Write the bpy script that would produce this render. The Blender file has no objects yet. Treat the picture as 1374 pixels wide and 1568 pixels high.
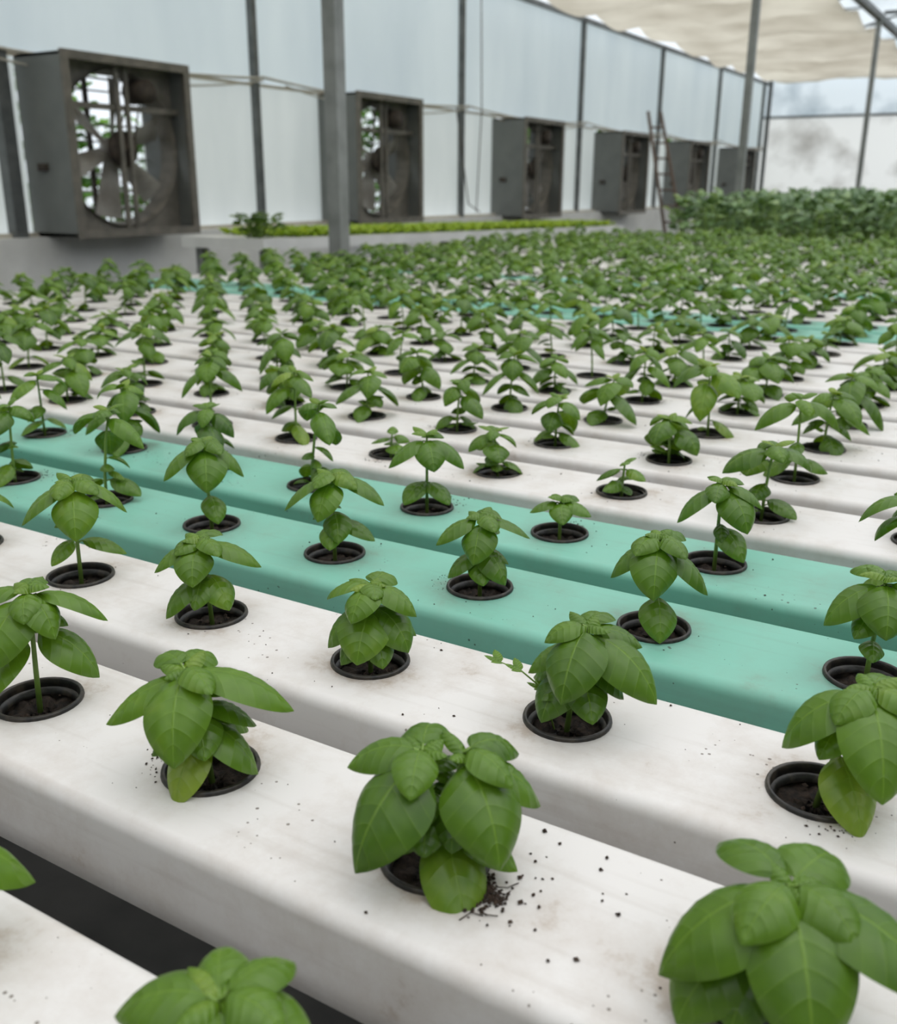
import bpy, math, random
import numpy as np
from mathutils import Matrix, Vector
random.seed(7)
sc=bpy.context.scene
sc.view_settings.view_transform='Standard'
CZ=1.3            # camera height
TOP=0.9           # channel top height
DX,DY,X0,Y0=0.19059,0.19833,-0.27117,0.24042
pi=math.pi
def rad(a): return a*pi/180

# ------------------------------------------------------------ materials
def newmat(name):
    m=bpy.data.materials.new(name); m.use_nodes=True
    nt=m.node_tree; nt.nodes.clear()
    return m,nt,nt.nodes,nt.links
def N(nodes,t,**kw):
    n=nodes.new(t)
    for k,v in kw.items():
        if k.startswith('i_'): n.inputs[k[2:].replace('_',' ')].default_value=v
        else: setattr(n,k,v)
    return n
def simple(name,c1,c2=None,scale=20,rough=0.5,metal=0.0,bump=0.0,stretch=(1,1,1),lo=0.35,hi=0.65,spec=0.5):
    m,nt,ns,L=newmat(name)
    out=N(ns,'ShaderNodeOutputMaterial'); b=N(ns,'ShaderNodeBsdfPrincipled')
    b.inputs['Roughness'].default_value=rough; b.inputs['Metallic'].default_value=metal
    b.inputs['Specular IOR Level'].default_value=spec
    L.new(b.outputs[0],out.inputs[0])
    tc=N(ns,'ShaderNodeTexCoord'); mp=N(ns,'ShaderNodeMapping'); mp.inputs['Scale'].default_value=stretch
    nz=N(ns,'ShaderNodeTexNoise'); nz.inputs['Scale'].default_value=scale; nz.inputs['Detail'].default_value=6
    L.new(tc.outputs['Object'],mp.inputs[0]); L.new(mp.outputs[0],nz.inputs['Vector'])
    r=N(ns,'ShaderNodeValToRGB'); r.color_ramp.elements[0].position=lo; r.color_ramp.elements[1].position=hi
    r.color_ramp.elements[0].color=(*c1,1); r.color_ramp.elements[1].color=(*(c2 or c1),1)
    L.new(nz.outputs['Fac'],r.inputs[0]); L.new(r.outputs[0],b.inputs['Base Color'])
    if bump:
        bp=N(ns,'ShaderNodeBump'); bp.inputs['Strength'].default_value=bump; bp.inputs['Distance'].default_value=0.003
        L.new(nz.outputs['Fac'],bp.inputs['Height']); L.new(bp.outputs[0],b.inputs['Normal'])
    return m
def math_(ns,L,op,a,b=None,c=None):
    n=ns.new('ShaderNodeMath'); n.operation=op
    for i,v in enumerate((a,b,c)):
        if v is None: continue
        if isinstance(v,(int,float)): n.inputs[i].default_value=v
        else: L.new(v,n.inputs[i])
    return n.outputs[0]
def leafmat(name,dark,light,young,veins=True,rough=0.42,trans=0.2,spec=.35):
    m,nt,ns,L=newmat(name)
    out=N(ns,'ShaderNodeOutputMaterial'); b=N(ns,'ShaderNodeBsdfPrincipled')
    b.inputs['Roughness'].default_value=rough; b.inputs['Specular IOR Level'].default_value=spec
    at=N(ns,'ShaderNodeAttribute'); at.attribute_name='tint'
    oi=N(ns,'ShaderNodeObjectInfo')
    tc=N(ns,'ShaderNodeTexCoord'); nz=N(ns,'ShaderNodeTexNoise'); nz.inputs['Scale'].default_value=60
    L.new(tc.outputs['Object'],nz.inputs['Vector'])
    f=math_(ns,L,'MULTIPLY_ADD',nz.outputs['Fac'],0.5,at.outputs['Fac'])
    f=math_(ns,L,'ADD',f,math_(ns,L,'MULTIPLY',oi.outputs['Random'],0.2))
    f=math_(ns,L,'MULTIPLY',f,0.72)
    r=N(ns,'ShaderNodeValToRGB'); e=r.color_ramp.elements
    e[0].position=0.28; e[0].color=(*dark,1); e[1].position=0.72; e[1].color=(*light,1)
    e2=r.color_ramp.elements.new(0.98); e2.color=(*young,1)
    L.new(f,r.inputs[0]); col=r.outputs[0]
    nrm=None
    if veins:
        uv=N(ns,'ShaderNodeUVMap'); sp=N(ns,'ShaderNodeSeparateXYZ'); L.new(uv.outputs[0],sp.inputs[0])
        s=math_(ns,L,'ABSOLUTE',math_(ns,L,'MULTIPLY_ADD',sp.outputs[0],2.0,-1.0))
        a=math_(ns,L,'SUBTRACT',math_(ns,L,'MULTIPLY',sp.outputs[1],6.5),math_(ns,L,'MULTIPLY',math_(ns,L,'POWER',s,1.3),1.3))
        fr=math_(ns,L,'FRACT',a)
        d=math_(ns,L,'ABSOLUTE',math_(ns,L,'SUBTRACT',fr,0.5))      # 0..0.5, vein at .5
        vn=math_(ns,L,'MAXIMUM',math_(ns,L,'MULTIPLY_ADD',d,14.0,-6.3),0.0)
        mid=math_(ns,L,'MAXIMUM',math_(ns,L,'MULTIPLY_ADD',s,-20.0,1.0),0.0)
        vm=math_(ns,L,'MAXIMUM',math_(ns,L,'MULTIPLY',vn,0.45),mid)
        mx=N(ns,'ShaderNodeMixRGB'); mx.inputs[2].default_value=(light[0]*1.9,light[1]*1.6,light[2]*3.0,1)
        L.new(math_(ns,L,'MULTIPLY',vm,0.6),mx.inputs[0]); L.new(col,mx.inputs[1]); col=mx.outputs[0]
        bp=N(ns,'ShaderNodeBump'); bp.inputs['Strength'].default_value=0.45; bp.inputs['Distance'].default_value=0.001
        dd=math_(ns,L,'POWER',math_(ns,L,'MULTIPLY',d,2.0),2.2)
        hh=math_(ns,L,'SUBTRACT',1.0,math_(ns,L,'MAXIMUM',dd,mid))
        L.new(hh,bp.inputs['Height']); nrm=bp.outputs[0]; L.new(nrm,b.inputs['Normal'])
    L.new(col,b.inputs['Base Color'])
    tr=N(ns,'ShaderNodeBsdfTranslucent'); g=N(ns,'ShaderNodeMixRGB'); g.blend_type='MULTIPLY'; g.inputs[0].default_value=1
    g.inputs[2].default_value=(1.7,1.6,0.7,1); L.new(col,g.inputs[1]); L.new(g.outputs[0],tr.inputs[0])
    ms=N(ns,'ShaderNodeMixShader'); ms.inputs[0].default_value=trans
    L.new(b.outputs[0],ms.inputs[1]); L.new(tr.outputs[0],ms.inputs[2]); L.new(ms.outputs[0],out.inputs[0])
    return m
def plastic(name,base,dirty,edge_rough=0.42,stain=1.0):
    m,nt,ns,L=newmat(name)
    out=N(ns,'ShaderNodeOutputMaterial'); b=N(ns,'ShaderNodeBsdfPrincipled')
    b.inputs['Roughness'].default_value=edge_rough; b.inputs['Specular IOR Level'].default_value=0.4
    L.new(b.outputs[0],out.inputs[0])
    tc=N(ns,'ShaderNodeNewGeometry'); oc=N(ns,'ShaderNodeTexCoord')
    n1=N(ns,'ShaderNodeTexNoise'); n1.inputs['Scale'].default_value=11; n1.inputs['Detail'].default_value=11; n1.inputs['Roughness'].default_value=0.72
    L.new(tc.outputs['Position'],n1.inputs['Vector'])
    so=N(ns,'ShaderNodeSeparateXYZ'); L.new(oc.outputs['Object'],so.inputs[0])
    q=math_(ns,L,'SUBTRACT',math_(ns,L,'FRACT',math_(ns,L,'MULTIPLY_ADD',so.outputs[0],1/DX,-X0/DX+.5+40)),.5)
    q=math_(ns,L,'MULTIPLY',q,DX)
    dist=math_(ns,L,'SQRT',math_(ns,L,'ADD',math_(ns,L,'MULTIPLY',q,q),math_(ns,L,'MULTIPLY',so.outputs[1],so.outputs[1])))
    ring=math_(ns,L,'MINIMUM',math_(ns,L,'MAXIMUM',math_(ns,L,'MULTIPLY_ADD',dist,-28.0,1.75),0.0),1.0)
    fac=math_(ns,L,'MULTIPLY_ADD',ring,0.18,n1.outputs['Fac'])
    r1=N(ns,'ShaderNodeValToRGB'); e=r1.color_ramp.elements; e[0].position=0.46; e[1].position=0.62
    mixc=lambda k:(*[a*(1-k)+c*k for a,c in zip(base,dirty)],1)
    e[0].color=mixc(0); e[1].color=mixc(.32)
    e=r1.color_ramp.elements.new(0.72); e.color=mixc(1)
    L.new(fac,r1.inputs[0])
    mp=N(ns,'ShaderNodeMapping'); mp.inputs['Scale'].default_value=(5,80,80); L.new(tc.outputs['Position'],mp.inputs[0])
    n4=N(ns,'ShaderNodeTexNoise'); n4.inputs['Scale'].default_value=1; n4.inputs['Detail'].default_value=4; L.new(mp.outputs[0],n4.inputs['Vector'])
    m0=N(ns,'ShaderNodeMixRGB'); m0.inputs[2].default_value=(*[c*.8 for c in dirty],1)
    L.new(math_(ns,L,'MULTIPLY',math_(ns,L,'MAXIMUM',math_(ns,L,'MULTIPLY_ADD',n4.outputs['Fac'],5.0,-2.8),0.0),0.25),m0.inputs[0]); L.new(r1.outputs[0],m0.inputs[1])
    n2=N(ns,'ShaderNodeTexVoronoi'); n2.inputs['Scale'].default_value=110
    L.new(tc.outputs['Position'],n2.inputs['Vector'])
    n3=N(ns,'ShaderNodeTexNoise'); n3.inputs['Scale'].default_value=12; n3.inputs['Detail'].default_value=3; L.new(tc.outputs['Position'],n3.inputs['Vector'])
    thr=math_(ns,L,'MULTIPLY_ADD',n3.outputs['Fac'],0.9,-0.47)
    k=math_(ns,L,'LESS_THAN',n2.outputs['Distance'],math_(ns,L,'MULTIPLY_ADD',ring,0.06,thr))
    mx=N(ns,'ShaderNodeMixRGB'); mx.inputs[2].default_value=(dirty[0]*.25,dirty[1]*.22,dirty[2]*.2,1)
    L.new(math_(ns,L,'MULTIPLY',k,0.8),mx.inputs[0]); L.new(m0.outputs[0],mx.inputs[1]); L.new(mx.outputs[0],b.inputs['Base Color'])
    return m
def sheet(name,c1,c2,trans,transp=0.0,scale=1.5,stretch=(1,1,.3),lo=.35,hi=.7):
    m,nt,ns,L=newmat(name)
    out=N(ns,'ShaderNodeOutputMaterial')
    tc=N(ns,'ShaderNodeNewGeometry'); mp=N(ns,'ShaderNodeMapping'); mp.inputs['Scale'].default_value=stretch
    nz=N(ns,'ShaderNodeTexNoise'); nz.inputs['Scale'].default_value=scale; nz.inputs['Detail'].default_value=7
    L.new(tc.outputs['Position'],mp.inputs[0]); L.new(mp.outputs[0],nz.inputs['Vector'])
    r=N(ns,'ShaderNodeValToRGB'); r.color_ramp.elements[0].position=lo; r.color_ramp.elements[1].position=hi
    r.color_ramp.elements[0].color=(*c1,1); r.color_ramp.elements[1].color=(*c2,1)
    L.new(nz.outputs['Fac'],r.inputs[0])
    d=N(ns,'ShaderNodeBsdfDiffuse'); t=N(ns,'ShaderNodeBsdfTranslucent')
    L.new(r.outputs[0],d.inputs[0]); L.new(r.outputs[0],t.inputs[0])
    ms=N(ns,'ShaderNodeMixShader'); ms.inputs[0].default_value=trans
    L.new(d.outputs[0],ms.inputs[1]); L.new(t.outputs[0],ms.inputs[2]); o=ms.outputs[0]
    if transp:
        tp=N(ns,'ShaderNodeBsdfTransparent'); m2=N(ns,'ShaderNodeMixShader'); m2.inputs[0].default_value=transp
        L.new(o,m2.inputs[1]); L.new(tp.outputs[0],m2.inputs[2]); o=m2.outputs[0]
    L.new(o,out.inputs[0])
    return m

M_LEAF=leafmat('basil_leaf',(0.033,0.090,0.006),(0.108,0.218,0.013),(0.24,0.34,0.035),rough=.34,spec=.5,trans=.22)
M_STEM=simple('basil_stem',(0.14,0.25,0.04),(0.20,0.31,0.06),40,0.5)
M_KALE=leafmat('kale_leaf',(0.055,0.12,0.045),(0.19,0.31,0.13),(0.34,0.46,0.20),veins=False,rough=0.4,spec=.5)
M_SEED=leafmat('lettuce_leaf',(0.22,0.36,0.03),(0.42,0.58,0.07),(0.55,0.65,0.1),veins=False,rough=0.6)
M_HEDGE=leafmat('hedge_leaf',(0.02,0.06,0.01),(0.07,0.2,0.02),(0.2,0.4,0.04),veins=False,rough=0.6)
M_RIM=simple('black_plastic',(0.010,0.009,0.008),(0.08,0.062,0.045),70,0.4,bump=0.4,lo=.45,hi=.75)
M_SOIL=simple('coco_peat',(0.006,0.004,0.003),(0.035,0.022,0.014),160,0.95,bump=1.0)
M_CRUMB=simple('soil_crumb',(0.02,0.012,0.008),(0.06,0.035,0.022),300,0.9)
M_WHITE=plastic('white_channel_plastic',(0.735,0.71,0.69),(0.48,0.41,0.35))
M_MINT=plastic('mint_channel_plastic',(0.205,0.495,0.39),(0.20,0.36,0.28))
M_STEEL=simple('galvanised_steel',(0.20,0.21,0.20),(0.28,0.29,0.28),8,0.5,0.1)
M_DSTEEL=simple('dark_steel',(0.10,0.11,0.11),(0.16,0.17,0.17),8,0.55,0.1)
M_FANBOX=simple('fan_housing_steel',(0.16,0.17,0.165),(0.20,0.21,0.20),5,0.5,0.0,lo=.3,hi=.7)
M_FANFRAME=simple('fan_frame_weathered',(0.14,0.13,0.11),(0.22,0.20,0.17),9,0.6,0.0)
M_BLADE=simple('fan_blade',(0.26,0.24,0.21),(0.42,0.40,0.37),6,0.5,0.1)
M_DARK=simple('fan_rust_dark',(0.03,0.022,0.018),(0.08,0.06,0.045),12,0.7)
M_LOUVER=simple('louver_grey',(0.3,0.3,0.3),(0.5,0.5,0.5),6,0.5)
M_WALL=sheet('wall_film',(0.86,0.93,0.97),(0.72,0.80,0.86),0.7,scale=1.2)
M_WALLB=sheet('wall_film_low',(0.92,0.95,0.95),(0.78,0.82,0.83),0.7,scale=1.6)
M_FAR=sheet('wall_film_far',(0.92,0.91,0.88),(0.44,0.42,0.39),0.65,scale=1.0,stretch=(1,1,1.1),lo=.49,hi=.72)
M_FARU=sheet('wall_film_far_up',(0.86,0.92,0.96),(0.42,0.49,0.54),0.65,scale=1.1,stretch=(1,1,1),lo=.5,hi=.74)
M_DIM=sheet('light_blocking_film',(0.26,0.27,0.27),(0.20,0.21,0.21),0.5,scale=.9)  # film colour made dark to hold back light through the unseen walls
M_CURT=sheet('shade_curtain',(0.80,0.75,0.64),(0.52,0.47,0.38),0.55,scale=1.2,stretch=(.8,1,1))
M_FILM=sheet('roof_film',(0.9,0.9,0.9),(0.8,0.8,0.8),0.7,transp=0.8)
M_TRIM=simple('trim_beige',(0.50,0.46,0.38),(0.6,0.56,0.48),5,0.6)
M_CONC=simple('painted_concrete',(0.72,0.72,0.70),(0.85,0.85,0.83),3,0.8,bump=0.3)
M_FLOOR=simple('floor_dirt',(0.06,0.06,0.058),(0.12,0.115,0.11),3,0.9,bump=0.3)
M_GRASS=simple('ground_outside',(0.10,0.13,0.05),(0.2,0.2,0.13),2,0.9)
M_CABLE=simple('hose_plastic',(0.45,0.43,0.37),(0.55,0.52,0.45),5,0.6)
M_WOOD=simple('ladder_wood',(0.10,0.065,0.05),(0.17,0.12,0.09),12,0.7)

# ------------------------------------------------------------ mesh accumulator
class Acc:
    def __init__(s): s.v=[];s.f=[];s.m=[];s.uv=[];s.t=[];s.sm=[];s.mats=[]
    def mi(s,mat):
        if mat not in s.mats: s.mats.append(mat)
        return s.mats.index(mat)
    def add(s,verts,faces,mat,smooth=False,uv=None,tint=0.5):
        o=len(s.v); s.v.extend([tuple(p) for p in verts]); k=s.mi(mat)
        s.f.extend([tuple(i+o for i in f) for f in faces]); s.m.extend([k]*len(faces)); s.sm.extend([smooth]*len(faces))
        s.uv.extend(uv if uv is not None else [(0.2,0.2)]*len(verts)); s.t.extend([tint]*len(verts))
    def box(s,lo,hi,mat):
        x0,y0,z0=lo;x1,y1,z1=hi
        v=[(x0,y0,z0),(x1,y0,z0),(x1,y1,z0),(x0,y1,z0),(x0,y0,z1),(x1,y0,z1),(x1,y1,z1),(x0,y1,z1)]
        s.add(v,[(0,3,2,1),(4,5,6,7),(0,1,5,4),(1,2,6,5),(2,3,7,6),(3,0,4,7)],mat)
    def tube(s,pts,rs,mat,n=8,caps=True,tint=0.5):
        pts=[Vector(p) for p in pts]
        if not hasattr(rs,'__len__'): rs=[rs]*len(pts)
        V=[];Fc=[]
        for k,p in enumerate(pts):
            d=(pts[min(k+1,len(pts)-1)]-pts[max(k-1,0)]).normalized()
            a=d.cross(Vector((0.31,0.2,0.93)) if abs(d.z)<.9 else Vector((1,0.1,0))).normalized(); b=d.cross(a)
            for q in range(n):
                an=2*pi*q/n; V.append(p+(a*math.cos(an)+b*math.sin(an))*rs[k])
        for k in range(len(pts)-1):
            for q in range(n):
                Fc.append((k*n+q,k*n+(q+1)%n,(k+1)*n+(q+1)%n,(k+1)*n+q))
        if caps: Fc.append(tuple(range(n-1,-1,-1))); Fc.append(tuple((len(pts)-1)*n+q for q in range(n)))
        s.add(V,Fc,mat,True,tint=tint)
    def mesh(s,name):
        me=bpy.data.meshes.new(name); me.from_pydata(s.v,[],s.f)
        for m in s.mats: me.materials.append(m)
        me.polygons.foreach_set('material_index',s.m); me.polygons.foreach_set('use_smooth',s.sm)
        u=me.uv_layers.new(name='UVMap'); li=np.zeros(len(me.loops),dtype=np.int32); me.loops.foreach_get('vertex_index',li)
        u.data.foreach_set('uv',np.array(s.uv,dtype=np.float32)[li].ravel())
        a=me.attributes.new('tint','FLOAT','POINT'); a.data.foreach_set('value',np.array(s.t,dtype=np.float32))
        me.update(); return me
def obj(name,me,loc=(0,0,0),rz=0,scale=1,parent=None):
    if isinstance(me,Acc): me=me.mesh(name)
    o=bpy.data.objects.new(name,me); o.location=loc; o.rotation_euler=(0,0,rz); o.scale=(scale,)*3 if not hasattr(scale,'__len__') else scale
    sc.collection.objects.link(o)
    if parent: o.parent=parent
    return o
def empty(name):
    e=bpy.data.objects.new(name,None); sc.collection.objects.link(e); return e

# ------------------------------------------------------------ leaves
BUL=.022
def shape(t,a=.54,b=.74):
    tm=a/(a+b); return (t**a*(1-t)**b)/(tm**a*(1-tm)**b)
def leaf(A,base,az,e0,e1,L,W,mat,nx=6,nt=9,cup=.45,roll=0,tint=.5,pet=0,bul=0.0,wave=0.0,bend=0.0):
    base=Vector(base); h=Vector((math.cos(az),math.sin(az),0)); z=Vector((0,0,1))
    if L<.032: bul*=.4
    if pet>0:
        e=e0+rad(10); p1=base+(h*math.cos(e)+z*math.sin(e))*pet
        A.tube([base,p1],[.0011,.0009],M_STEM,5,False,tint=.6); base=p1
    C=base.copy(); V=[];UV=[]
    ph=random.random()*6
    for k in range(nt+1):
        t=k/nt
        el=e0+(e1-e0)*t**.75; aa=az+bend*t
        h=Vector((math.cos(aa),math.sin(aa),0)); S=Vector((-math.sin(aa),math.cos(aa),0))
        T=h*math.cos(el)+z*math.sin(el); Nn=-h*math.sin(el)+z*math.cos(el)
        S2=S*math.cos(roll)+Nn*math.sin(roll); N2=-S*math.sin(roll)+Nn*math.cos(roll)
        w=W/2*shape(min(max(t,.004),.998))
        for q in range(nx+1):
            s=-1+2*q/nx; a=abs(s)
            off=-cup*w*a**1.7 + .30*w*a*(1-a)
            if bul: off+=bul*W*a*(1-a)*4*abs(math.sin(pi*(t*6.5-a**1.3*1.3)))*math.sin(pi*min(1,t*1.2))**.5
            if wave: off+=wave*W*a*math.sin(t*13+ph+s*2)
            V.append(C+S2*(s*w*(1-.12*cup*a))+N2*off); UV.append((q/nx,t))
        C=C+T*(L/nt)
    F=[(k*(nx+1)+q,k*(nx+1)+q+1,(k+1)*(nx+1)+q+1,(k+1)*(nx+1)+q) for k in range(nt) for q in range(nx)]
    A.add(V,F,mat,True,uv=UV,tint=tint)

def pot(A,n=28):
    prof=[(.0300,-.030),(.0315,-.002),(.0318,.0022),(.0330,.0036),(.0348,.0030),(.0355,.0004),(.0350,-.001)]
    V=[];F=[]
    for r,z in prof:
        for q in range(n): V.append((r*math.cos(2*pi*q/n),r*math.sin(2*pi*q/n),z))
    for k in range(len(prof)-1):
        for q in range(n): F.append((k*n+q,k*n+(q+1)%n,(k+1)*n+(q+1)%n,(k+1)*n+q))
    A.add(V,F,M_RIM,True)
    V=[];F=[]
    for r,z in ((.0312,-.004),(.0285,-.005),(.0280,-.010)):
        for q in range(n): V.append((r*math.cos(2*pi*q/n),r*math.sin(2*pi*q/n),z))
    for k in range(2):
        for q in range(n): F.append((k*n+q,k*n+(q+1)%n,(k+1)*n+(q+1)%n,(k+1)*n+q))
    A.add(V,F,M_RIM,True)
    V=[(0,0,-.010)];F=[]; rings=[.008,.016,.023,.0305]
    for r in rings:
        for q in range(n): V.append((r*math.cos(2*pi*q/n),r*math.sin(2*pi*q/n),-.014+random.uniform(-.003,.004)))
    for q in range(n): F.append((0,1+q,1+(q+1)%n))
    for k in range(3):
        for q in range(n): F.append((1+k*n+q,1+(k)*n+(q+1)%n,1+(k+1)*n+(q+1)%n,1+(k+1)*n+q)[::1])
    A.add(V,F,M_SOIL,True)
    for k in range(14):
        a=random.uniform(0,6.28); r=random.uniform(.005,.027)
        crumb(A,(r*math.cos(a),r*math.sin(a),-.010),random.uniform(.0012,.003),random.choice((M_SOIL,M_CRUMB)))
def crumb(A,c,r,mat):
    V=[];
    for d in ((1,0,0),(-1,0,0),(0,1,0),(0,-1,0),(0,0,1),(0,0,-.6)):
        k=r*random.uniform(.6,1.3); V.append((c[0]+d[0]*k,c[1]+d[1]*k,c[2]+d[2]*k*.8))
    A.add(V,[(0,2,4),(2,1,4),(1,3,4),(3,0,4),(2,0,5),(1,2,5),(3,1,5),(0,3,5)],mat)

def basil_random(hi=False,kind='bushy',seed=0,grow=1.0):
    random.seed(seed); A=Acc(); pot(A,28 if hi else 20)
    R=random.uniform
    h={'bushy':R(.064,.086),'leggy':R(.088,.112),'small':R(.030,.042)}[kind]
    a0=R(0,2*pi); lean=Vector((R(-.014,.014),R(-.014,.014),h))
    nx,nt,bul=(10,16,BUL) if hi else (6,9,0)
    P=lambda f:Vector((lean.x*f*f,lean.y*f*f,-.012+(h+.012)*f))
    A.tube([P(0),P(.35),P(.7),P(1)],[.0023,.0021,.0018,.0013],M_STEM,7)
    def pair(f,az,L,W,e0,e1,pet,t,pr=1.0):
        for k in (0,1):
            if random.random()>pr: continue
            leaf(A,P(f),az+k*pi+R(-.35,.35),rad(e0+R(-14,14)),rad(e1+R(-12,14)),L*R(.8,1.15)*grow,W*R(.86,1.1)*grow,M_LEAF,nx,nt,cup=R(.22,.55),roll=R(-.3,.3),tint=t+R(-.22,.22),pet=pet*R(.6,1.1),bul=bul,bend=R(-.4,.4))
    big=R(.9,1.18)
    if kind=='small':
        pair(.55,a0,.034,.026,10,-40,.006,.45); pair(.85,a0+pi/2,.032,.025,15,-50,.004,.5); pair(1,a0,.022,.016,40,-20,.002,.6); pair(.4,a0+.8,.024,.018,10,-30,.005,.4,.6)
        return A
    if kind=='leggy':
        pair(.30,a0,.042*big,.031*big,5,-62,.007,.6,.75)
        pair(.52,a0+pi/4,.034*big,.025*big,8,-66,.006,.35,.4)
        pair(.78,a0+pi/2,.056*big,.039*big,6,-74,.008,.42,.85)
        pair(.92,a0+R(-.2,.2),.056*big,.039*big,14,-70,.006,.48)
        pair(.98,a0+pi/2+R(-.3,.3),.038*big,.026*big,28,-55,.003,.60)
        pair(1.0,a0+R(-.3,.3),.022,.014,50,-10,.001,.75)
        for k in range(random.randint(0,3)):
            leaf(A,P(R(.1,.5)),R(0,6.28),rad(R(0,50)),rad(R(-60,0)),R(.016,.028),R(.012,.020),M_LEAF,nx,nt,cup=.5,tint=R(.3,.75),pet=.006,bul=bul)
        return A
    pair(.34,a0,.044*big,.033*big,5,-62,.007,.42,.9)
    pair(.52,a0+pi/4,.038*big,.029*big,8,-68,.005,.35,.7)
    pair(.72,a0+pi/2,.057*big,.042*big,8,-76,.009,.40)
    pair(.90,a0+R(-.2,.2),.055*big,.041*big,15,-75,.005,.48)
    pair(.98,a0+pi/2+R(-.3,.3),.038*big,.027*big,30,-60,.003,.60)
    pair(1.0,a0+R(-.3,.3),.021,.014,50,-10,.001,.75)
    for k in range(random.randint(1,5)):
        leaf(A,P(R(.2,.6)),R(0,6.28),rad(R(0,50)),rad(R(-60,0)),R(.018,.032),R(.014,.022),M_LEAF,nx,nt,cup=.5,tint=R(.3,.75),pet=.006,bul=bul)
    return A
HS=.86
def basil_custom(x,y,h,leaves,stems=((0,0),),lean=(0,0),seed=1,tiny=True,fill=6,grow=1.03):
    """leaves: (height, view azimuth deg, L, W, e0, e1, stem index, tint)"""
    h*=HS
    random.seed(seed); A=Acc(); pot(A,36); R=random.uniform
    ph=math.atan2(y,x); tow=ph+pi
    def off(r,t):
        return Vector((math.cos(tow+pi/2)*r+math.cos(tow)*t, math.sin(tow+pi/2)*r+math.sin(tow)*t,0))
    tops=[]
    for (r,t) in stems:
        tp=off(r+lean[0],t+lean[1]); tops.append(tp)
        P=lambda f,tp=tp:Vector((tp.x*f**1.4,tp.y*f**1.4,-.012+(h+.012)*f))
        A.tube([P(0),P(.35),P(.7),P(1)],[.0024,.0021,.0018,.0013],M_STEM,8)
    for lf in leaves:
        hh,az,L,W,e0,e1,si,tn=lf
        hh*=HS
        tp=tops[si]; f=max(0,min(1,(hh+.012)/(h+.012))); b=Vector((tp.x*f**1.4,tp.y*f**1.4,hh))
        leaf(A,b,tow+rad(az),rad(e0),rad(e1),L*grow,W*1.04*grow,M_LEAF,12,20,cup=R(.26,.48),roll=R(-.2,.2),tint=tn+R(-.1,.06),pet=.006 if L>.03 else .002,bul=BUL,bend=R(-.3,.3))
    for tp in tops:
        for k in range(fill):
            f=R(.3,.8); b=Vector((tp.x*f**1.4,tp.y*f**1.4,h*f))
            leaf(A,b,tow+R(0,6.28),rad(R(0,40)),rad(R(-75,-30)),R(.020,.034),R(.016,.025),M_LEAF,10,14,cup=R(.4,.6),roll=R(-.3,.3),tint=R(.2,.55),pet=.005,bul=BUL)
    if tiny:
        for si,tp in enumerate(tops):
            for k in range(4):
                leaf(A,(tp.x,tp.y,h),tow+rad(45+90*k+R(-20,20)),rad(R(30,50)),rad(R(-35,-5)),R(.016,.026),R(.012,.017),M_LEAF,8,12,cup=.6,tint=R(.5,.8),bul=.01)
    return A

def pos(i,j):
    if j<=0: return X0+DX*i-.012, Y0+DY*j-.032
    return X0+DX*i, Y0+DY*j
custom={}
custom[(0,1)]=dict(h=.088,fill=5,grow=1.06,stems=((-.008,0),(.017,.002)),leaves=[
 (.082,-38,.074,.054,4,-82,0,.42),(.082,24,.066,.048,8,-80,1,.5),(.030,10,.064,.038,-5,-66,1,.72),(.080,82,.054,.036,8,-70,1,.55),
 (.036,62,.048,.032,2,-52,1,.55),(.088,-105,.044,.032,12,-50,0,.5),(.088,175,.046,.032,20,-50,0,.5),(.088,125,.040,.028,20,-60,1,.5),
 (.090,-10,.036,.026,22,-55,0,.6),(.090,45,.036,.026,25,-55,1,.65),(.05,-70,.040,.03,0,-70,0,.4),(.05,150,.04,.03,5,-60,0,.35),(.05,-5,.034,.028,5,-60,0,.35),(.060,0,.036,.028,0,-70,1,.35)])
custom[(-1,1)]=dict(h=.094,fill=5,lean=(-.012,0),leaves=[
 (.090,-18,.068,.046,6,-82,0,.48),(.088,-92,.060,.032,-8,-52,0,.5),(.090,78,.076,.044,10,-54,0,.5),(.034,-30,.050,.034,-5,-74,0,.95),
 (.058,5,.040,.030,4,-60,0,.42),(.045,48,.054,.038,4,-74,0,.42),(.060,74,.042,.032,10,-60,0,.42),(.092,150,.040,.028,25,-50,0,.5),
 (.094,20,.036,.024,30,-45,0,.65),(.094,-150,.036,.024,25,-45,0,.5),(.05,-70,.036,.028,0,-60,0,.35),(.04,120,.04,.028,5,-60,0,.4)])
custom[(-2,1)]=dict(h=.114,fill=2,lean=(.004,0),leaves=[
 (.103,-45,.064,.046,0,-82,0,.48),(.106,18,.044,.032,8,-80,0,.55),(.106,78,.060,.032,10,-60,0,.55),(.070,60,.062,.042,0,-76,0,.5),
 (.064,-60,.058,.040,-8,-70,0,.5),(.108,-120,.046,.030,20,-50,0,.5),(.108,170,.036,.024,25,-45,0,.5),(.108,-15,.034,.024,20,-60,0,.55)])
custom[(0,2)]=dict(h=.094,fill=5,lean=(.012,0),leaves=[
 (.090,-18,.064,.048,6,-78,0,.5),(.086,62,.072,.048,4,-70,0,.46),(.088,100,.042,.028,15,-50,0,.55),(.050,-40,.048,.034,0,-76,0,.42),
 (.050,20,.044,.032,0,-64,0,.4),(.075,-80,.044,.030,5,-64,0,.5),(.092,160,.040,.028,25,-50,0,.5),(.06,65,.042,.032,5,-72,0,.35),
 (.02,15,.026,.013,30,0,0,.6),(.02,50,.022,.011,40,10,0,.6),(.02,-15,.020,.010,40,10,0,.6),(.093,-60,.034,.024,25,-55,0,.6),(.05,-120,.04,.03,5,-60,0,.4)])
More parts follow.
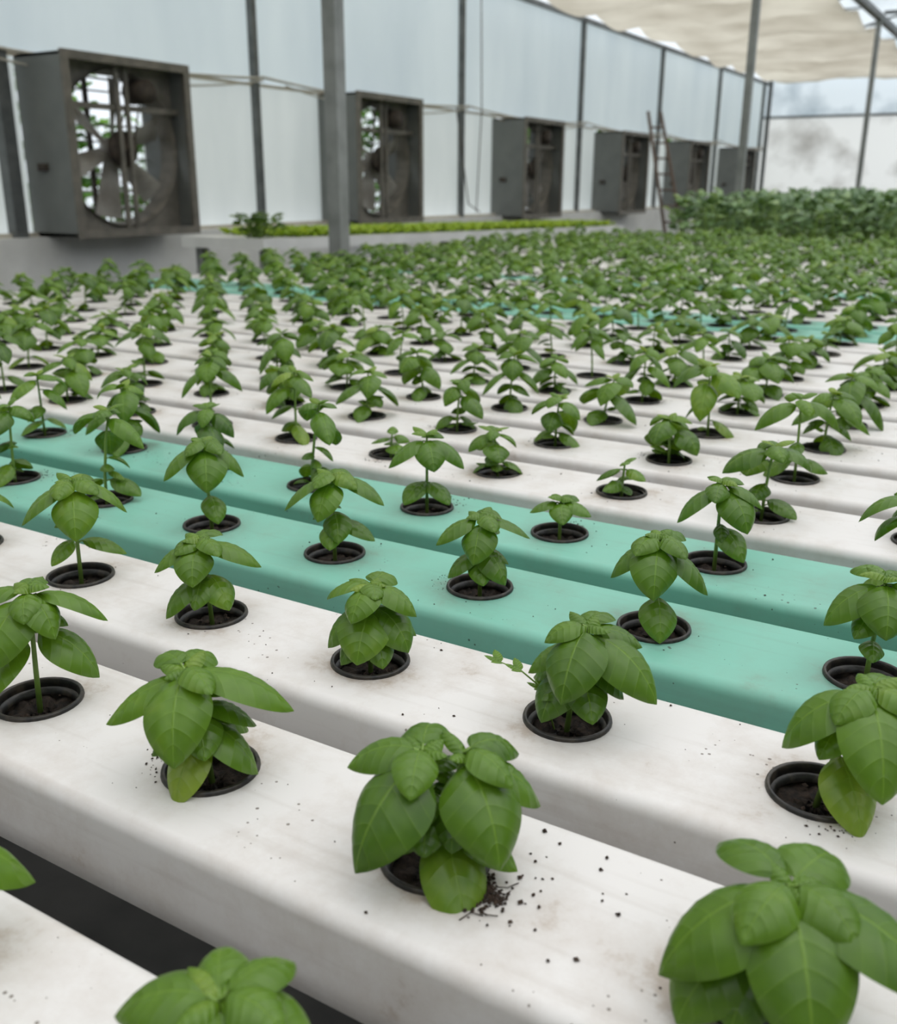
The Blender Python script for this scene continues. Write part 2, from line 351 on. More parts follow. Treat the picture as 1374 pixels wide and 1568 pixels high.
custom[(-1,2)]=dict(h=.084,fill=4,lean=(.002,0),leaves=[
 (.058,-14,.052,.044,0,-78,0,.62),(.060,-72,.048,.038,-2,-76,0,.45),(.060,50,.050,.040,0,-78,0,.42),(.060,92,.046,.034,0,-74,0,.42),
 (.082,-25,.042,.034,15,-66,0,.55),(.082,60,.046,.034,14,-66,0,.5),(.082,150,.04,.028,25,-50,0,.5),(.082,-110,.042,.032,16,-62,0,.5),(.04,20,.040,.030,-5,-70,0,.4),(.084,10,.028,.022,35,-40,0,.6),(.04,-45,.040,.030,-5,-70,0,.35)])
custom[(1,2)]=dict(h=.100,fill=2,lean=(.024,0),leaves=[
 (.094,14,.074,.048,6,-82,0,.46),(.092,-66,.064,.044,2,-78,0,.5),(.088,80,.060,.044,4,-72,0,.5),(.040,24,.056,.038,-5,-72,0,.72),
 (.070,-35,.034,.026,0,-66,0,.5),(.096,165,.044,.030,20,-50,0,.5),(.098,-30,.038,.028,20,-60,0,.6),(.098,60,.034,.024,28,-50,0,.65),(.055,110,.045,.032,5,-60,0,.4)])
custom[(1,1)]=dict(h=.086,fill=3,lean=(.018,.012),leaves=[
 (.080,-62,.074,.052,4,-70,0,.5),(.082,14,.078,.050,6,-80,0,.44),(.080,80,.080,.050,14,-50,0,.5),(.046,-44,.062,.044,0,-68,0,.55),
 (.050,42,.064,.042,0,-70,0,.42),(.084,-140,.05,.034,22,-45,0,.5),(.084,150,.05,.036,22,-45,0,.5),
 (.086,-25,.042,.030,25,-55,0,.62),(.086,55,.040,.028,25,-55,0,.62),(.045,-8,.050,.038,0,-70,0,.38),(.05,120,.05,.036,5,-70,0,.4)])
custom[(0,0)]=dict(h=.066,fill=3,lean=(.040,-.004),leaves=[
 (.062,-62,.058,.038,12,-70,0,.5),(.064,-5,.046,.034,8,-80,0,.5),(.062,62,.052,.036,8,-72,0,.48),(.066,170,.036,.026,25,-45,0,.5),
 (.066,-120,.048,.030,18,-50,0,.5),(.068,45,.034,.026,30,-50,0,.6),(.04,-30,.045,.032,5,-60,0,.5),(.04,60,.045,.032,5,-60,0,.45),(.066,110,.040,.026,28,-50,0,.55)])
custom[(-1,0)]=dict(h=.100,fill=3,lean=(.0,0),leaves=[
 (.090,78,.086,.050,4,-62,0,.55),(.092,-70,.06,.04,5,-70,0,.5),(.09,10,.06,.04,5,-80,0,.5),(.095,170,.05,.034,20,-50,0,.5),(.05,-30,.05,.034,0,-60,0,.5),(.096,-20,.034,.024,30,-40,0,.6)])
custom[(1,3)]=dict(h=.108,fill=2,lean=(.004,0),leaves=[
 (.098,-58,.056,.038,0,-74,0,.5),(.101,10,.052,.044,4,-82,0,.48),(.101,80,.056,.038,6,-68,0,.5),(.075,-25,.034,.026,0,-66,0,.5),
 (.103,160,.04,.028,22,-50,0,.5),(.105,-130,.036,.024,25,-45,0,.55)])
custom[(0,3)]=dict(h=.108,fill=2,lean=(0,0),leaves=[
 (.098,-6,.060,.044,6,-84,0,.52),(.096,-78,.052,.032,-2,-74,0,.5),(.094,72,.058,.036,-4,-72,0,.48),(.040,12,.048,.036,-5,-76,0,.7),(.102,150,.04,.028,25,-50,0,.5),
 (.104,-40,.036,.026,25,-50,0,.6),(.104,40,.036,.026,25,-50,0,.6)])
custom[(-3,2)]=dict(h=.125,fill=1,lean=(.002,0),leaves=[
 (.112,0,.062,.046,0,-82,0,.55),(.116,-75,.060,.034,0,-66,0,.5),(.118,80,.060,.032,4,-70,0,.5),(.045,78,.048,.028,10,-50,0,.5),(.05,-50,.036,.024,-5,-60,0,.6),(.120,160,.04,.03,20,-50,0,.5),
 (.122,-30,.034,.024,20,-55,0,.6),(.122,40,.034,.024,20,-55,0,.6)])
custom[(-2,2)]=dict(h=.092,fill=5,lean=(-.006,0),leaves=[
 (.084,-20,.046,.036,5,-78,0,.5),(.084,75,.058,.034,10,-55,0,.5),(.084,-80,.046,.030,5,-60,0,.5),(.045,-62,.052,.034,5,-72,0,.45),(.050,-15,.040,.028,0,-66,0,.5),
 (.050,30,.044,.034,0,-72,0,.75),(.088,160,.04,.028,25,-50,0,.5),(.090,30,.034,.024,25,-50,0,.6),(.090,-50,.03,.022,25,-50,0,.6)])
custom[(-3,3)]=dict(h=.125,fill=1,lean=(-.004,0),leaves=[
 (.112,5,.062,.048,0,-82,0,.55),(.116,-70,.060,.034,0,-66,0,.5),(.116,72,.058,.034,-4,-74,0,.5),(.045,15,.044,.030,0,-70,0,.6),(.120,160,.04,.03,20,-50,0,.5),
 (.122,-30,.034,.024,20,-55,0,.6),(.122,40,.034,.024,20,-55,0,.6)])
custom[(-2,3)]=dict(h=.110,fill=2,lean=(.0,0),leaves=[
 (.098,-20,.052,.040,0,-78,0,.55),(.102,-78,.060,.032,4,-62,0,.5),(.102,76,.062,.034,8,-58,0,.5),(.045,70,.048,.030,4,-50,0,.5),(.06,10,.044,.032,0,-70,0,.42),(.045,-10,.040,.028,0,-60,0,.6),(.106,160,.04,.03,20,-50,0,.5),
 (.108,-30,.034,.024,25,-50,0,.6),(.108,40,.036,.026,20,-55,0,.6)])
custom[(-1,3)]=dict(h=.092,fill=2,lean=(.0,0),leaves=[
 (.082,-5,.050,.038,4,-80,0,.55),(.086,-70,.050,.030,8,-60,0,.5),(.086,78,.050,.030,12,-50,0,.5),(.050,40,.046,.036,0,-76,0,.5),(.045,-60,.040,.030,0,-66,0,.42),(.040,0,.036,.026,0,-60,0,.5),(.088,160,.04,.03,20,-50,0,.5),
 (.090,30,.032,.024,25,-50,0,.6)])
custom[(-1,4)]=dict(h=.052,fill=2,lean=(.0,0),tiny=True,leaves=[
 (.044,-70,.036,.026,15,-45,0,.5),(.044,60,.038,.028,15,-45,0,.5),(.044,0,.036,.028,10,-60,0,.55),(.046,150,.034,.026,20,-40,0,.5)])
custom[(-2,4)]=dict(h=.115,fill=1,lean=(.0,0),leaves=[
 (.104,10,.050,.040,5,-78,0,.5),(.104,-65,.058,.036,4,-66,0,.5),(.104,72,.058,.038,4,-68,0,.5),(.040,-40,.044,.030,5,-60,0,.6),(.040,45,.044,.032,5,-60,0,.5),(.108,160,.04,.03,20,-50,0,.5)])
custom[(0,4)]=dict(h=.112,fill=1,lean=(.0,0),leaves=[
 (.100,40,.058,.044,2,-80,0,.48),(.100,-62,.058,.038,0,-74,0,.5),(.104,85,.046,.030,8,-60,0,.5),(.050,40,.048,.034,0,-70,0,.6),(.106,160,.04,.03,20,-50,0,.5),(.106,-10,.036,.026,20,-55,0,.55)])
seed=100
for (i,j),d in custom.items():
    x,y=pos(i,j); seed+=1
    A=basil_custom(x,y,d['h'],d['leaves'],d.get('stems',((0,0),)),d.get('lean',(0,0)),seed,fill=d.get('fill',6),grow=d.get('grow',1.03))
    if (i,j)==(0,2):
        tow=math.atan2(y,x)+pi; rt=Vector((math.cos(tow+pi/2),math.sin(tow+pi/2),0))
        pts=[Vector((0,0,-.01))-rt*.01,-rt*.020+Vector((0,0,.025)),-rt*.038+Vector((0,0,.040)),-rt*.054+Vector((0,0,.046))]
        A.tube(pts,[.0009,.0008,.0007,.0005],M_STEM,5)
        for k,p in enumerate(pts[1:]):
            for q in (-1,0,1): leaf(A,p,tow-pi/2+q*1.1,rad(30),rad(10),.014,.008,M_LEAF,4,5,cup=.2,tint=.7)
    obj('potted_basil_plant',A,(x,y,TOP))
NI=(-16,7); NJ=38
variants=[basil_random(False,'leggy' if k%3==2 else 'bushy',seed=500+k,grow=1.14).mesh('basil_seedling_%d'%k) for k in range(24)]
svar=[basil_random(False,'small',seed=560+k).mesh('basil_small_%d'%k) for k in range(4)]
hb=[basil_random(True,'bushy',seed=800+k,grow=1.05).mesh('basil_near_%d'%k) for k in range(9)]
hl=[basil_random(True,'leggy',seed=850+k,grow=1.05).mesh('basil_tall_%d'%k) for k in range(9)]
hs=[basil_random(True,'small',seed=880+k,grow=1.1).mesh('basil_short_%d'%k) for k in range(4)]
KIND={(-1,5):'s',(-3,5):'s',(-3,4):'l',(0,5):'l',(-4,4):'b',(-2,5):'b',(0,6):'l',(-1,6):'b',(-2,6):'b',(-4,3):'l',(-5,3):'l',(-5,4):'b',(-3,6):'b',(-4,5):'l',(1,4):'l',(1,5):'b',(1,6):'b'}
field=empty('basil_plant_rows')
rg=random.Random(33)
for j in range(-1,NJ):
    for i in range(NI[0],NI[1]):
        if (i,j) in custom: continue
        x,y=pos(i,j); x+=rg.uniform(-.002,.002)
        s=rg.uniform(.82,1.18)
        if j<=6 and i>=-6 and i<=2:
            k=KIND.get((i,j)) or rg.choice('bbbl')
            obj('potted_basil_plant',rg.choice({'b':hb,'l':hl,'s':hs}[k]),(x,y,TOP),rg.uniform(0,6.28),(1,1,s))
        else:
            me=rg.choice(svar) if rg.random()<.05 else rg.choice(variants)
            g=1.1 if j>11 else 1.0
            obj('basil_plant',me,(x,y,TOP),rg.uniform(0,6.28),(g,g,s*1.04),field)

# ------------------------------------------------------------ channels
def channel(mat):
    A=Acc(); w=.0755; r=.0105; wf=w-r; H=.075; R=.0322
    xs=[DX*i+X0 for i in range(NI[0],NI[1])]
    x_lo=xs[0]-DX*.75; x_hi=xs[-1]+DX*.75
    hx=DX/2
    an=sorted([2*pi*k/32 for k in range(32)]+[math.atan2(sy*wf,sx*hx)%(2*pi) for sx in(-1,1) for sy in (-1,1)])
    an=[a for k,a in enumerate(an) if k==0 or a-an[k-1]>1e-4]
    n=len(an)
    for cx in xs:
        V=[]
        for a in an: V.append((cx+R*math.cos(a),R*math.sin(a),0))
        for a in an:
            c,s=math.cos(a),math.sin(a); k=min(hx/abs(c) if abs(c)>1e-9 else 9,wf/abs(s) if abs(s)>1e-9 else 9); V.append((cx+c*k,s*k,0))
        A.add(V,[(q,n+q,n+(q+1)%n,(q+1)%n) for q in range(n)],mat)
    for a,b in ((x_lo,xs[0]-hx),(xs[-1]+hx,x_hi)): A.add([(a,-wf,0),(b,-wf,0),(b,wf,0),(a,wf,0)],[(0,1,2,3)],mat)
    prof=[(wf,0),(wf+.0004,0)]+[(wf+r*math.sin(t),-r+r*math.cos(t)) for t in [pi/2*k/7 for k in range(1,8)]]+[(w,-.012),(w,-.05),(w-.001,-H+.006),(w-.006,-H)]
    for sg in (1,-1):
        V=[(x,sg*y,z) for x in (x_lo,x_hi) for y,z in prof]; m=len(prof)
        F=[(k,k+1,m+k+1,m+k) for k in range(m-1)]
        if sg>0: F=[f[::-1] for f in F]
        A.add(V,F,mat,True)
    A.add([(x_lo,-w+.006,-H),(x_hi,-w+.006,-H),(x_hi,w-.006,-H),(x_lo,w-.006,-H)],[(3,2,1,0)],mat)
    for x in (x_lo,x_hi):
        P=[(x,y,z) for y,z in prof]+[(x,-y,z) for y,z in prof[::-1]]
        A.add(P,[tuple(range(len(P)))],mat)
    return A,x_lo,x_hi
AW,xlo,xhi=channel(M_WHITE); cw=AW.mesh('white_channel'); cm=channel(M_MINT)[0].mesh('mint_channel')
for j in range(-1,NJ):
    obj('hydroponic_channel',cm if j in (3,4,14,15,20) else cw,(pos(0,j)[0]-X0,pos(0,j)[1],TOP))
# bench frame
A=Acc(); yl=Y0-DY*1.5; yh=Y0+DY*(NJ-.5)
for x in (xlo+.25,-1.9,-.9,.1,xhi-.25):
    A.box((x-.02,yl,TOP-.125),(x+.02,yh,TOP-.0755),M_STEEL)
    for y in np.arange(yl+.1,yh,1.3): A.box((x-.02,y-.02,0),(x+.02,y+.02,TOP-.125),M_STEEL)
obj('bench_frame',A)
# crumbs
random.seed(5); A=Acc()
for j in range(-1,14):
    for i in range(-10,4):
        x,y=pos(i,j)
        for k in range(random.randint(3,11)):
            a=random.uniform(0,6.28); r=random.uniform(.038,.10); px=x+r*math.cos(a)*1.1; py=y+max(-.063,min(.063,r*math.sin(a)))
            if math.hypot(px-x,py-y)<.037: continue
            s=random.choice((.0005,.0006,.0008,.0009,.0014)); crumb(A,(px,py,TOP+s*.4),s,M_CRUMB)
        if random.random()<.5:
            a=random.uniform(0,6.28)
            for k in range(26):
                b=a+random.gauss(0,.35); r=.037+abs(random.gauss(0,.009)); s=random.uniform(.0004,.0013)
                px,py=x+r*math.cos(b),y+r*math.sin(b)
                if abs(py-y)<.063: crumb(A,(px,py,TOP+s*.4),s,M_CRUMB)
x,y=pos(0,1); tow=math.atan2(y,x)+pi
for k in range(190):
    a=tow+rad(random.gauss(40,12)); r=.0365+abs(random.gauss(0,.011)); s=random.uniform(.0006,.0020)
    px,py=x+r*math.cos(a),y+r*math.sin(a)
    if abs(py-y)<.064: crumb(A,(px,py,TOP+s*.5),s,M_CRUMB)
for k in range(26):   # root fibres
    a=tow+rad(random.gauss(42,10)); r=.038+random.uniform(0,.022); b=random.uniform(0,6.28); l=random.uniform(.006,.016)
    px,py=x+r*math.cos(a),y+r*math.sin(a)
    if abs(py-y)<.05: A.tube([(px,py,TOP+.0006),(px+l*.5*math.cos(b),py+l*.5*math.sin(b),TOP+.0016),(px+l*math.cos(b+.5),py+l*math.sin(b+.5),TOP+.0006)],.0004,M_CRUMB,4)
for k in range(24):
    a=tow+rad(random.uniform(30,120)); r=random.uniform(.05,.12); s=random.uniform(.0008,.0022)
    px,py=x+r*math.cos(a),y+r*math.sin(a)
    if abs(py-y)<.064: crumb(A,(px,py,TOP+s*.4),s,M_CRUMB)
obj('soil_crumbs',A)

# ------------------------------------------------------------ room
XW=-6.42; YF=25.0; ZT=CZ+2.25
A=Acc(); A.box((-7,-4,-.1),(7,26,0),M_FLOOR); obj('floor',A)
A=Acc(); A.box((-30,-10,-.3),(-7,40,-.1),M_GRASS); obj('ground_outside',A)
fans=[4.80,8.20,11.75,15.05,18.35,21.65]; FW=1.14; FZ0=CZ-.35; FZ1=CZ+.85
A=Acc()
def quadx(A,x,y0,y1,z0,z1,m): A.add([(x,y0,z0),(x,y1,z0),(x,y1,z1),(x,y0,z1)],[(0,1,2,3)],m)
ZS=CZ+.88
quadx(A,XW+.02,-4,YF,ZS-.03,ZT+.05,M_WALL)
yy=-4
for fy in fans:
    quadx(A,XW,yy,fy+.01,CZ-.36,ZS,M_WALLB); quadx(A,XW,fy+.01,fy+FW-.01,FZ1-.01,ZS,M_WALLB); yy=fy+FW-.01
quadx(A,XW,yy,YF,CZ-.36,ZS,M_WALLB)
obj('wall_left',A)
A=Acc(); A.box((-6.6,-4,0),(-6.25,YF,CZ-.36),M_CONC); obj('wall_kerb',A)
A=Acc()
posts=[.4,3.82,7.23,10.87,14.34,17.72,21.15,24.6]
for y in posts: A.box((XW+.03,y-.03,CZ-.36),(XW+.09,y+.03,ZT+.05),M_DSTEEL)
A.box((XW+.03,4.58,CZ-.36),(XW+.12,4.68,ZS),M_DSTEEL)
A.box((XW+.03,-4,ZT),(XW+.09,YF,ZT+.06),M_DSTEEL)
A.box((XW+.03,-4,ZS-.04),(XW+.055,YF,ZS-.015),M_TRIM)
A.box((XW+.03,-4,CZ-.36),(XW+.07,YF,CZ-.33),M_TRIM)
obj('wall_posts',A)
A=Acc()
def quady(A,y,x0,x1,z0,z1,m): A.add([(x0,y,z0),(x1,y,z0),(x1,y,z1),(x0,y,z1)],[(0,1,2,3)],m)
quady(A,YF,XW,7,CZ+1.55,CZ+4,M_FARU); quady(A,YF-.02,XW,7,0,CZ+1.57,M_FAR)
A.box((XW,YF-.09,CZ+1.53),(7,YF-.04,CZ+1.58),M_DSTEEL)
A.box((XW,YF-.09,CZ+2.4),(7,YF-.04,CZ+2.46),M_DSTEEL)
for x in (-6.3,-2.8,.7,4.2): A.box((x-.04,YF-.12,0),(x+.04,YF-.04,CZ+3.6),M_DSTEEL)
obj('wall_far',A)
A=Acc(); quady(A,-4,XW,7,0,CZ+2.6,M_DIM); obj('unseen_wall_near',A)  # unseen wall behind the camera, added to darken the channel front faces
A=Acc(); quadx(A,6.6,-4,YF,0,CZ+2.6,M_DIM); obj('unseen_wall_right',A)  # out-of-view side wall, added likewise to cut light from the right
# poles
def pole(x,y,w=.035):
    P=Acc(); P.box((x-w,y-w,0),(x+w,y+w,ZT+.12),M_STEEL); P.box((x-w*2,y-w*2,0),(x+w*2,y+w*2,.012),M_STEEL)
    return P
obj('support_pole',pole(-3.56,4.70,.043))
for y in (10.35,17.1): obj('support_pole',pole(-2.83,y))
# curtain
A=Acc(); nx,ny=14,200; V=[];F=[]
for a in range(ny+1):
    y=-3+ (YF-.2+3)*a/ny
    for b in range(nx+1):
        x=XW+.25+(-2.93-XW-.25)*b/nx
        V.append((x,y,ZT+.14-.16*abs(math.sin(pi*(y+3)/1.72))**.7-.03*math.sin(x*3+y)-.012*math.sin(x*9+y*5)))
F=[(a*(nx+1)+b,a*(nx+1)+b+1,(a+1)*(nx+1)+b+1,(a+1)*(nx+1)+b) for a in range(ny) for b in range(nx)]
A.add(V,F,M_CURT,True)
for k in range(17):
    y=-3+1.72*k
    if y<YF-.3: A.box((XW+.2,y-.012,ZT+.12),(-2.90,y+.012,ZT+.14),M_DSTEEL)
obj('shade_curtain',A)
# roof
A=Acc(); V=[]; n=16; xsr=[-6.4+12.8*k/n for k in range(n+1)]; zr=lambda x:ZT+.35+1.3*math.sin(pi*(x+6.4)/12.8)
for y in (-4,YF):
    for x in xsr: V.append((x,y,zr(x)))
A.add(V,[(k,k+1,n+2+k,n+1+k) for k in range(n)],M_FILM,True); obj('ceiling',A)
A=Acc()
A.box((-2.88,-4,ZT+.12),(-2.78,YF-.15,ZT+.20),M_DSTEEL); A.box((2.8,-4,ZT+.12),(2.9,YF-.15,ZT+.20),M_DSTEEL)
for y in [3.55+3.4*k for k in range(-2,7)]:
    A.box((-2.78,y-.025,ZT+.20),(6.4,y+.025,ZT+.25),M_DSTEEL)
    A.tube([(x,y,zr(x)-.03) for x in xsr],.025,M_DSTEEL,6)
    for k in range(2,n,2):
        if xsr[k]>-2.9: A.tube([(xsr[k],y,ZT+.22),(xsr[k],y,zr(xsr[k])-.03)],.015,M_DSTEEL,5); A.tube([(xsr[k],y,ZT+.22),(xsr[min(n,k+2)],y,zr(xsr[min(n,k+2)])-.03)],.012,M_DSTEEL,5)
obj('roof_truss',A)
# cables / hoses along wall
A=Acc()
def cable(p0,p1,sag,r):
    pts=[]
    for k in range(13):
        t=k/12; p=Vector(p0).lerp(Vector(p1),t); p.z-=sag*4*t*(1-t); pts.append(p)
    A.tube(pts,r,M_CABLE,6)
ps=[3.82,7.23,10.87,14.34,17.72,21.15,24.6]
for k in range(len(ps)-1):
    cable((XW+.14,ps[k],ZS+.03),(XW+.14,ps[k+1],ZS+.02),.06,.012)
    cable((XW+.16,ps[k]+.3,ZS-.02),(XW+.16,ps[k+1],ZS+.0),.13,.008)
A.tube([(XW+.15,10.6,ZS),(XW+.15,10.9,CZ-.2),(XW+.2,11.1,CZ-.3)],.008,M_DARK,6)
A.tube([(XW+.15,6.1,ZS),(XW+.16,6.25,ZS-.2),(XW+.16,6.2,ZS-.45),(XW+.12,6.0,ZS-.6)],.006,M_DARK,6)
A.tube([(XW+.15,11.15,ZT),(XW+.15,11.2,ZS),(XW+.15,11.1,CZ-.3)],.007,M_DARK,6)
obj('wall_hose',A)
# ladder leaning on the wall
A=Acc(); b0=Vector((-5.25,16.1,0.0)); t0=Vector((-6.28,17.25,CZ+1.22)); sd=Vector((.16,.30,0))*.6
for s_ in (-1,1): A.tube([b0+sd*s_,t0+sd*s_*.7],.028,M_WOOD,6)
for k in range(1,10):
    t=k/10; c=b0.lerp(t0,t); q=sd*(1-.3*t); A.tube([c-q,c+q],.018,M_WOOD,6)
obj('ladder',A)

# ------------------------------------------------------------ exhaust fan
def fan():
    A=Acc(); W=FW; H=FZ1-FZ0; D=.50; t=.02
    A.box((-D,0,0),(0,t,H),M_FANBOX); A.box((-D,W-t,0),(0,W,H),M_FANBOX); A.box((-D,0,H-t),(0,W,H),M_FANBOX); A.box((-D,0,0),(0,W,t),M_FANBOX)
    fr=.045
    A.box((-.01,-.012,-.012),(.015,fr,H+.012),M_FANFRAME); A.box((-.01,W-fr,-.012),(.015,W+.012,H+.012),M_FANFRAME)
    A.box((-.01,-.012,H-fr),(.016,W+.012,H+.012),M_FANFRAME); A.box((-.01,-.012,-.012),(.016,W+.012,fr),M_FANFRAME)
    A.box((-D+.16,-.03,.44),(-D+.24,0,.49),M_DARK)
    cy,cz=W/2,H/2; R=.53; n=40; xa=-.17
    an=sorted([2*pi*k/n for k in range(n)]+[math.atan2(sz*(cz),sy*(cy))%(2*pi) for sy in(-1,1) for sz in(-1,1)])
    an=[a for k,a in enumerate(an) if k==0 or a-an[k-1]>1e-4]; m=len(an); V=[]
    for a in an: V.append((xa,cy+R*math.cos(a),cz+R*math.sin(a)))
    for a in an:
        c,s=math.cos(a),math.sin(a); k=min((cy-t)/abs(c) if abs(c)>1e-9 else 9,(cz-t)/abs(s) if abs(s)>1e-9 else 9); V.append((xa,cy+c*k,cz+s*k))
    for a in an: V.append((xa-.12,cy+R*.98*math.cos(a),cz+R*.98*math.sin(a)))
    for a in an: V.append((xa+.035,cy+(R+.012)*math.cos(a),cz+(R+.012)*math.sin(a)))
    A.add(V,[(q,(q+1)%m,m+(q+1)%m,m+q) for q in range(m)]+[(q,(q+1)%m,2*m+(q+1)%m,2*m+q) for q in range(m)]+[(q,(q+1)%m,3*m+(q+1)%m,3*m+q) for q in range(m)],M_FANFRAME)
    for b in range(6):
        a0=2*pi*b/6+.35; V=[]
        for k in range(7):
            r=.07+.42*k/6; ch=.10+.10*k/6; tw=rad(42-18*k/6)
            for q in range(5):
                u=(q/4-.5)*ch; yy_=u*math.cos(tw); xx=-.26+u*math.sin(tw)+.02*(1-(q/2-1)**2)
                aa=a0; V.append((xx,cy+r*math.cos(aa)-yy_*math.sin(aa),cz+r*math.sin(aa)+yy_*math.cos(aa)))
        F=[(k*5+q,k*5+q+1,k*5+q+6,k*5+q+5) for k in range(6) for q in range(4)]
        A.add(V,F,M_BLADE,True)
    A.tube([(-.33,cy,cz),(-.10,cy,cz)],.03,M_DARK,12); A.tube([(-.29,cy,cz),(-.22,cy,cz)],.085,M_BLADE,16)
    A.tube([(-.15,cy,cz),(-.12,cy,cz)],.13,M_DARK,20)
    A.box((-.11,cy-.06,t),(-.085,cy-.025,H-t),M_FANFRAME); A.box((-.11,cy+.03,t),(-.085,cy+.06,H-t),M_FANFRAME)
    A.box((-.12,t,cz+.26),(-.10,W-t,cz+.30),M_FANFRAME)
    A.tube([(-.20,cy+.18,H-.20),(-.02,cy+.18,H-.20)],.085,M_DARK,16); A.tube([(-.15,cy+.18,H-.20),(-.12,cy+.18,H-.20)],.05,M_FANFRAME,14)
    A.tube([(-.135,cy+.10,cz),(-.135,cy+.22,H-.2)],.007,M_DARK,5); A.tube([(-.135,cy-.02,cz+.12),(-.135,cy+.14,H-.17)],.007,M_DARK,5)
    k=.06
    while k<H-.05:
        V=[(-D+.02,t,k),(-D+.02,W-t,k),(-D-.07,W-t,k+.012),(-D-.07,t,k+.012)]
        A.add(V,[(0,1,2,3)],M_LOUVER); A.box((-D+.0,t,k-.006),(-D+.02,W-t,k+.006),M_LOUVER); k+=.12
    A.box((-D,cy-.015,t),(-D+.03,cy+.015,H-t),M_DARK)
    return A.mesh('exhaust_fan')
fm=fan()
for k,fy in enumerate(fans): obj('exhaust_fan',fm,(-5.95 if k>0 else -5.9,fy,FZ0-(.0,.0,.03,.04,.05,.05)[k]))

# ------------------------------------------------------------ second bench with seedlings (slightly sloped to drain)
A=Acc(); Lb=6.2; WB=.72
A.box((-WB,0,-.07),(0,Lb,0),M_CONC)
for y in np.arange(.1,Lb,1.6):
    for x in (-WB+.05,-.1): A.box((x-.03,y,-.90),(x+.03,y+.06,-.07),M_STEEL)
sb=obj('seedling_bench',A,(-4.35,4.95,CZ-.325)); sb.rotation_euler=(rad(-.9),0,0)
seeds=[]
for v in range(4):
    random.seed(900+v); A=Acc()
    for k in range(46):
        cx,cy=random.uniform(-.15,.15),random.uniform(-.15,.15)
        for q in range(4): leaf(A,(cx,cy,0.0),random.uniform(0,6.28),rad(random.uniform(40,80)),rad(random.uniform(-10,20)),random.uniform(.055,.095),random.uniform(.035,.055),M_SEED,2,4,cup=.3,tint=random.uniform(.2,.8))
    seeds.append(A.mesh('lettuce_patch_%d'%v))
e=empty('lettuce_seedlings'); e.location=(-4.35,4.95,CZ-.325); e.rotation_euler=(rad(-.9),0,0)
for a in range(2):
    for b in range(18): obj('seedling_patch',random.choice(seeds),(-.52+a*.32,.50+b*.315,0.006),0,1,e)
def bush(seed,n,L,W,h,mat,e=(10,60),spread=.1,wave=.12):
    random.seed(seed); A=Acc()
    for k in range(n):
        z=h*random.uniform(.25,1); a=random.uniform(0,6.28); p=Vector((random.uniform(-spread,spread),random.uniform(-spread,spread),z))
        if k%3==0: A.tube([(p.x*.5,p.y*.5,0),p],[.006,.004],M_STEM,5)
        leaf(A,p,a,rad(random.uniform(*e)),rad(random.uniform(-60,-5)),L*random.uniform(.7,1.2),W*random.uniform(.7,1.2),mat,4,6,cup=.4,roll=random.uniform(-.4,.4),tint=random.uniform(.1,.9),wave=wave)
    return A
obj('basil_bush',bush(3,90,.075,.045,.15,M_LEAF,spread=.13,wave=0),(-4.5,5.08,CZ-.324))
# kale
kv=[bush(40+k,24,.135,.065,.30,M_KALE,e=(25,85),spread=.08,wave=.12).mesh('kale_%d'%k) for k in range(8)]
e=empty('kale_plants'); rg=random.Random(9)
for a in range(19):
    for b in range(41):
        y=7.98+b*.24
        obj('kale_plant',rg.choice(kv),(-2.60+a*.25+rg.uniform(-.04,.05),y+rg.uniform(-.05,.05),TOP-.015),rg.uniform(0,6.28),(1,1,rg.uniform(.78,1.22)),e)
A=Acc(); A.box((-2.77,7.8,TOP-.1),(2.0,17.9,TOP-.02),M_CONC)
for y in np.arange(8,17.8,1.6):
    for x in (-2.7,-.5,1.9): A.box((x-.03,y,0),(x+.03,y+.06,TOP-.1),M_STEEL)
obj('kale_bench',A)
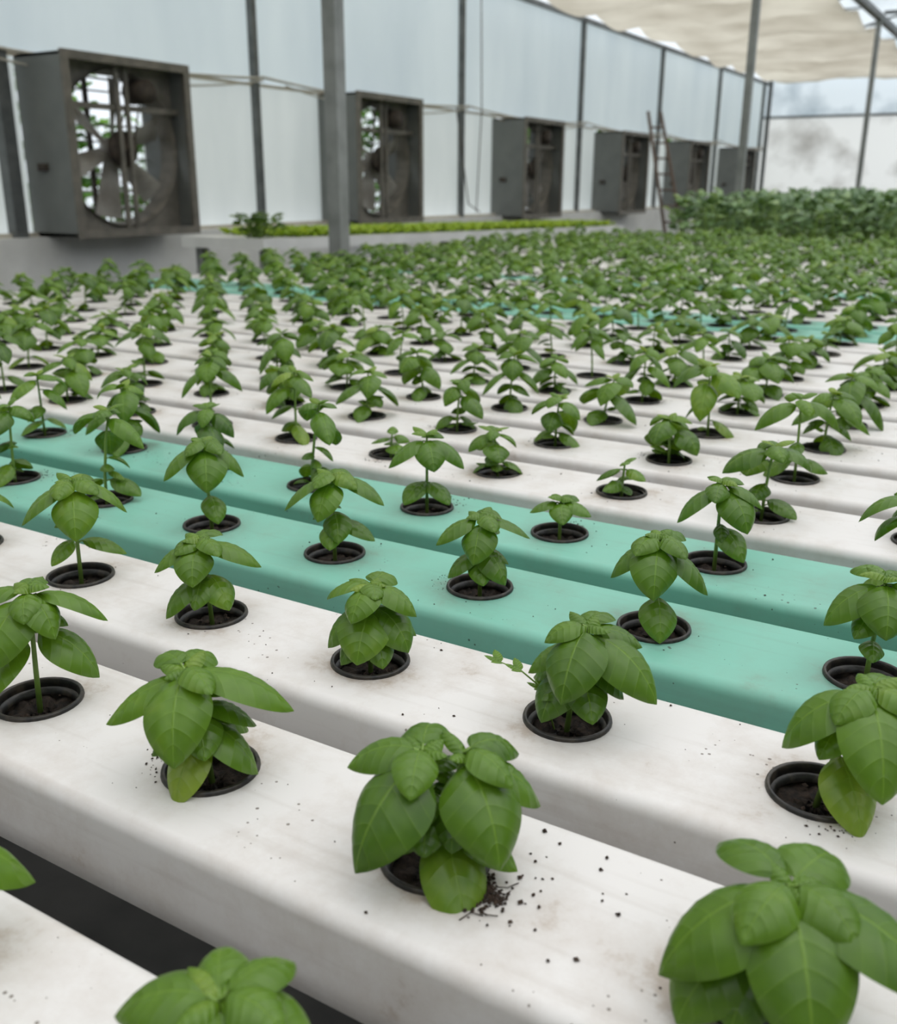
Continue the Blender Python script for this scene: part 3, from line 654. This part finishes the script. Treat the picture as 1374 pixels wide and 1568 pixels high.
# outside hedge
hv=[bush(70+k,150,.22,.13,1.3,M_HEDGE,spread=.7).mesh('hedge_%d'%k) for k in range(3)]
e=empty('hedge_outside'); rg=random.Random(4)
for k in range(60):
    y=3+k*.6; obj('hedge_bush',rg.choice(hv),(-11+rg.uniform(-.8,.8),y,rg.choice((-.1,-.1,.6,1.6))),rg.uniform(0,6.28),rg.uniform(.8,1.3),e)

# ------------------------------------------------------------ world + light + camera
w=bpy.data.worlds.new('overcast'); sc.world=w; w.use_nodes=True; ns=w.node_tree.nodes; L=w.node_tree.links; ns.clear()
o=ns.new('ShaderNodeOutputWorld'); bg=ns.new('ShaderNodeBackground'); tc=ns.new('ShaderNodeTexCoord'); sp=ns.new('ShaderNodeSeparateXYZ')
r=ns.new('ShaderNodeValToRGB'); r.color_ramp.elements[0].position=0.0; r.color_ramp.elements[0].color=(.70,.76,.81,1); r.color_ramp.elements[1].position=1.0; r.color_ramp.elements[1].color=(.98,0.99,1.0,1)
L.new(tc.outputs['Generated'],sp.inputs[0]); L.new(sp.outputs[2],r.inputs[0]); L.new(r.outputs[0],bg.inputs[0]); bg.inputs[1].default_value=1.48; L.new(bg.outputs[0],o.inputs[0])
sl=bpy.data.lights.new('sun','SUN'); sl.energy=1.0; sl.angle=rad(60); sl.color=(1,.98,.94)
so=bpy.data.objects.new('sun',sl); sc.collection.objects.link(so)
d=Vector((-.3,-.25,-1)); so.rotation_euler=d.to_track_quat('-Z','Y').to_euler()

f,p,r_,yw=1501.6,.3205,.00482,.53984
Fv=Vector((-math.sin(yw)*math.cos(p),math.cos(yw)*math.cos(p),-math.sin(p))); Rv=Vector((math.cos(yw),math.sin(yw),0)); Uv=Rv.cross(Fv)
R2=Rv*math.cos(r_)+Uv*math.sin(r_); U2=-Rv*math.sin(r_)+Uv*math.cos(r_)
cam=bpy.data.cameras.new('camera'); co=bpy.data.objects.new('camera',cam); sc.collection.objects.link(co)
M=Matrix((( R2.x,U2.x,-Fv.x,0),(R2.y,U2.y,-Fv.y,0),(R2.z,U2.z,-Fv.z,CZ),(0,0,0,1))); co.matrix_world=M
cam.sensor_fit='VERTICAL'; cam.sensor_height=36; cam.lens=36*f/1568
cam.clip_start=.02; cam.clip_end=200
cam.dof.use_dof=True; cam.dof.focus_distance=.85; cam.dof.aperture_fstop=8
sc.camera=co
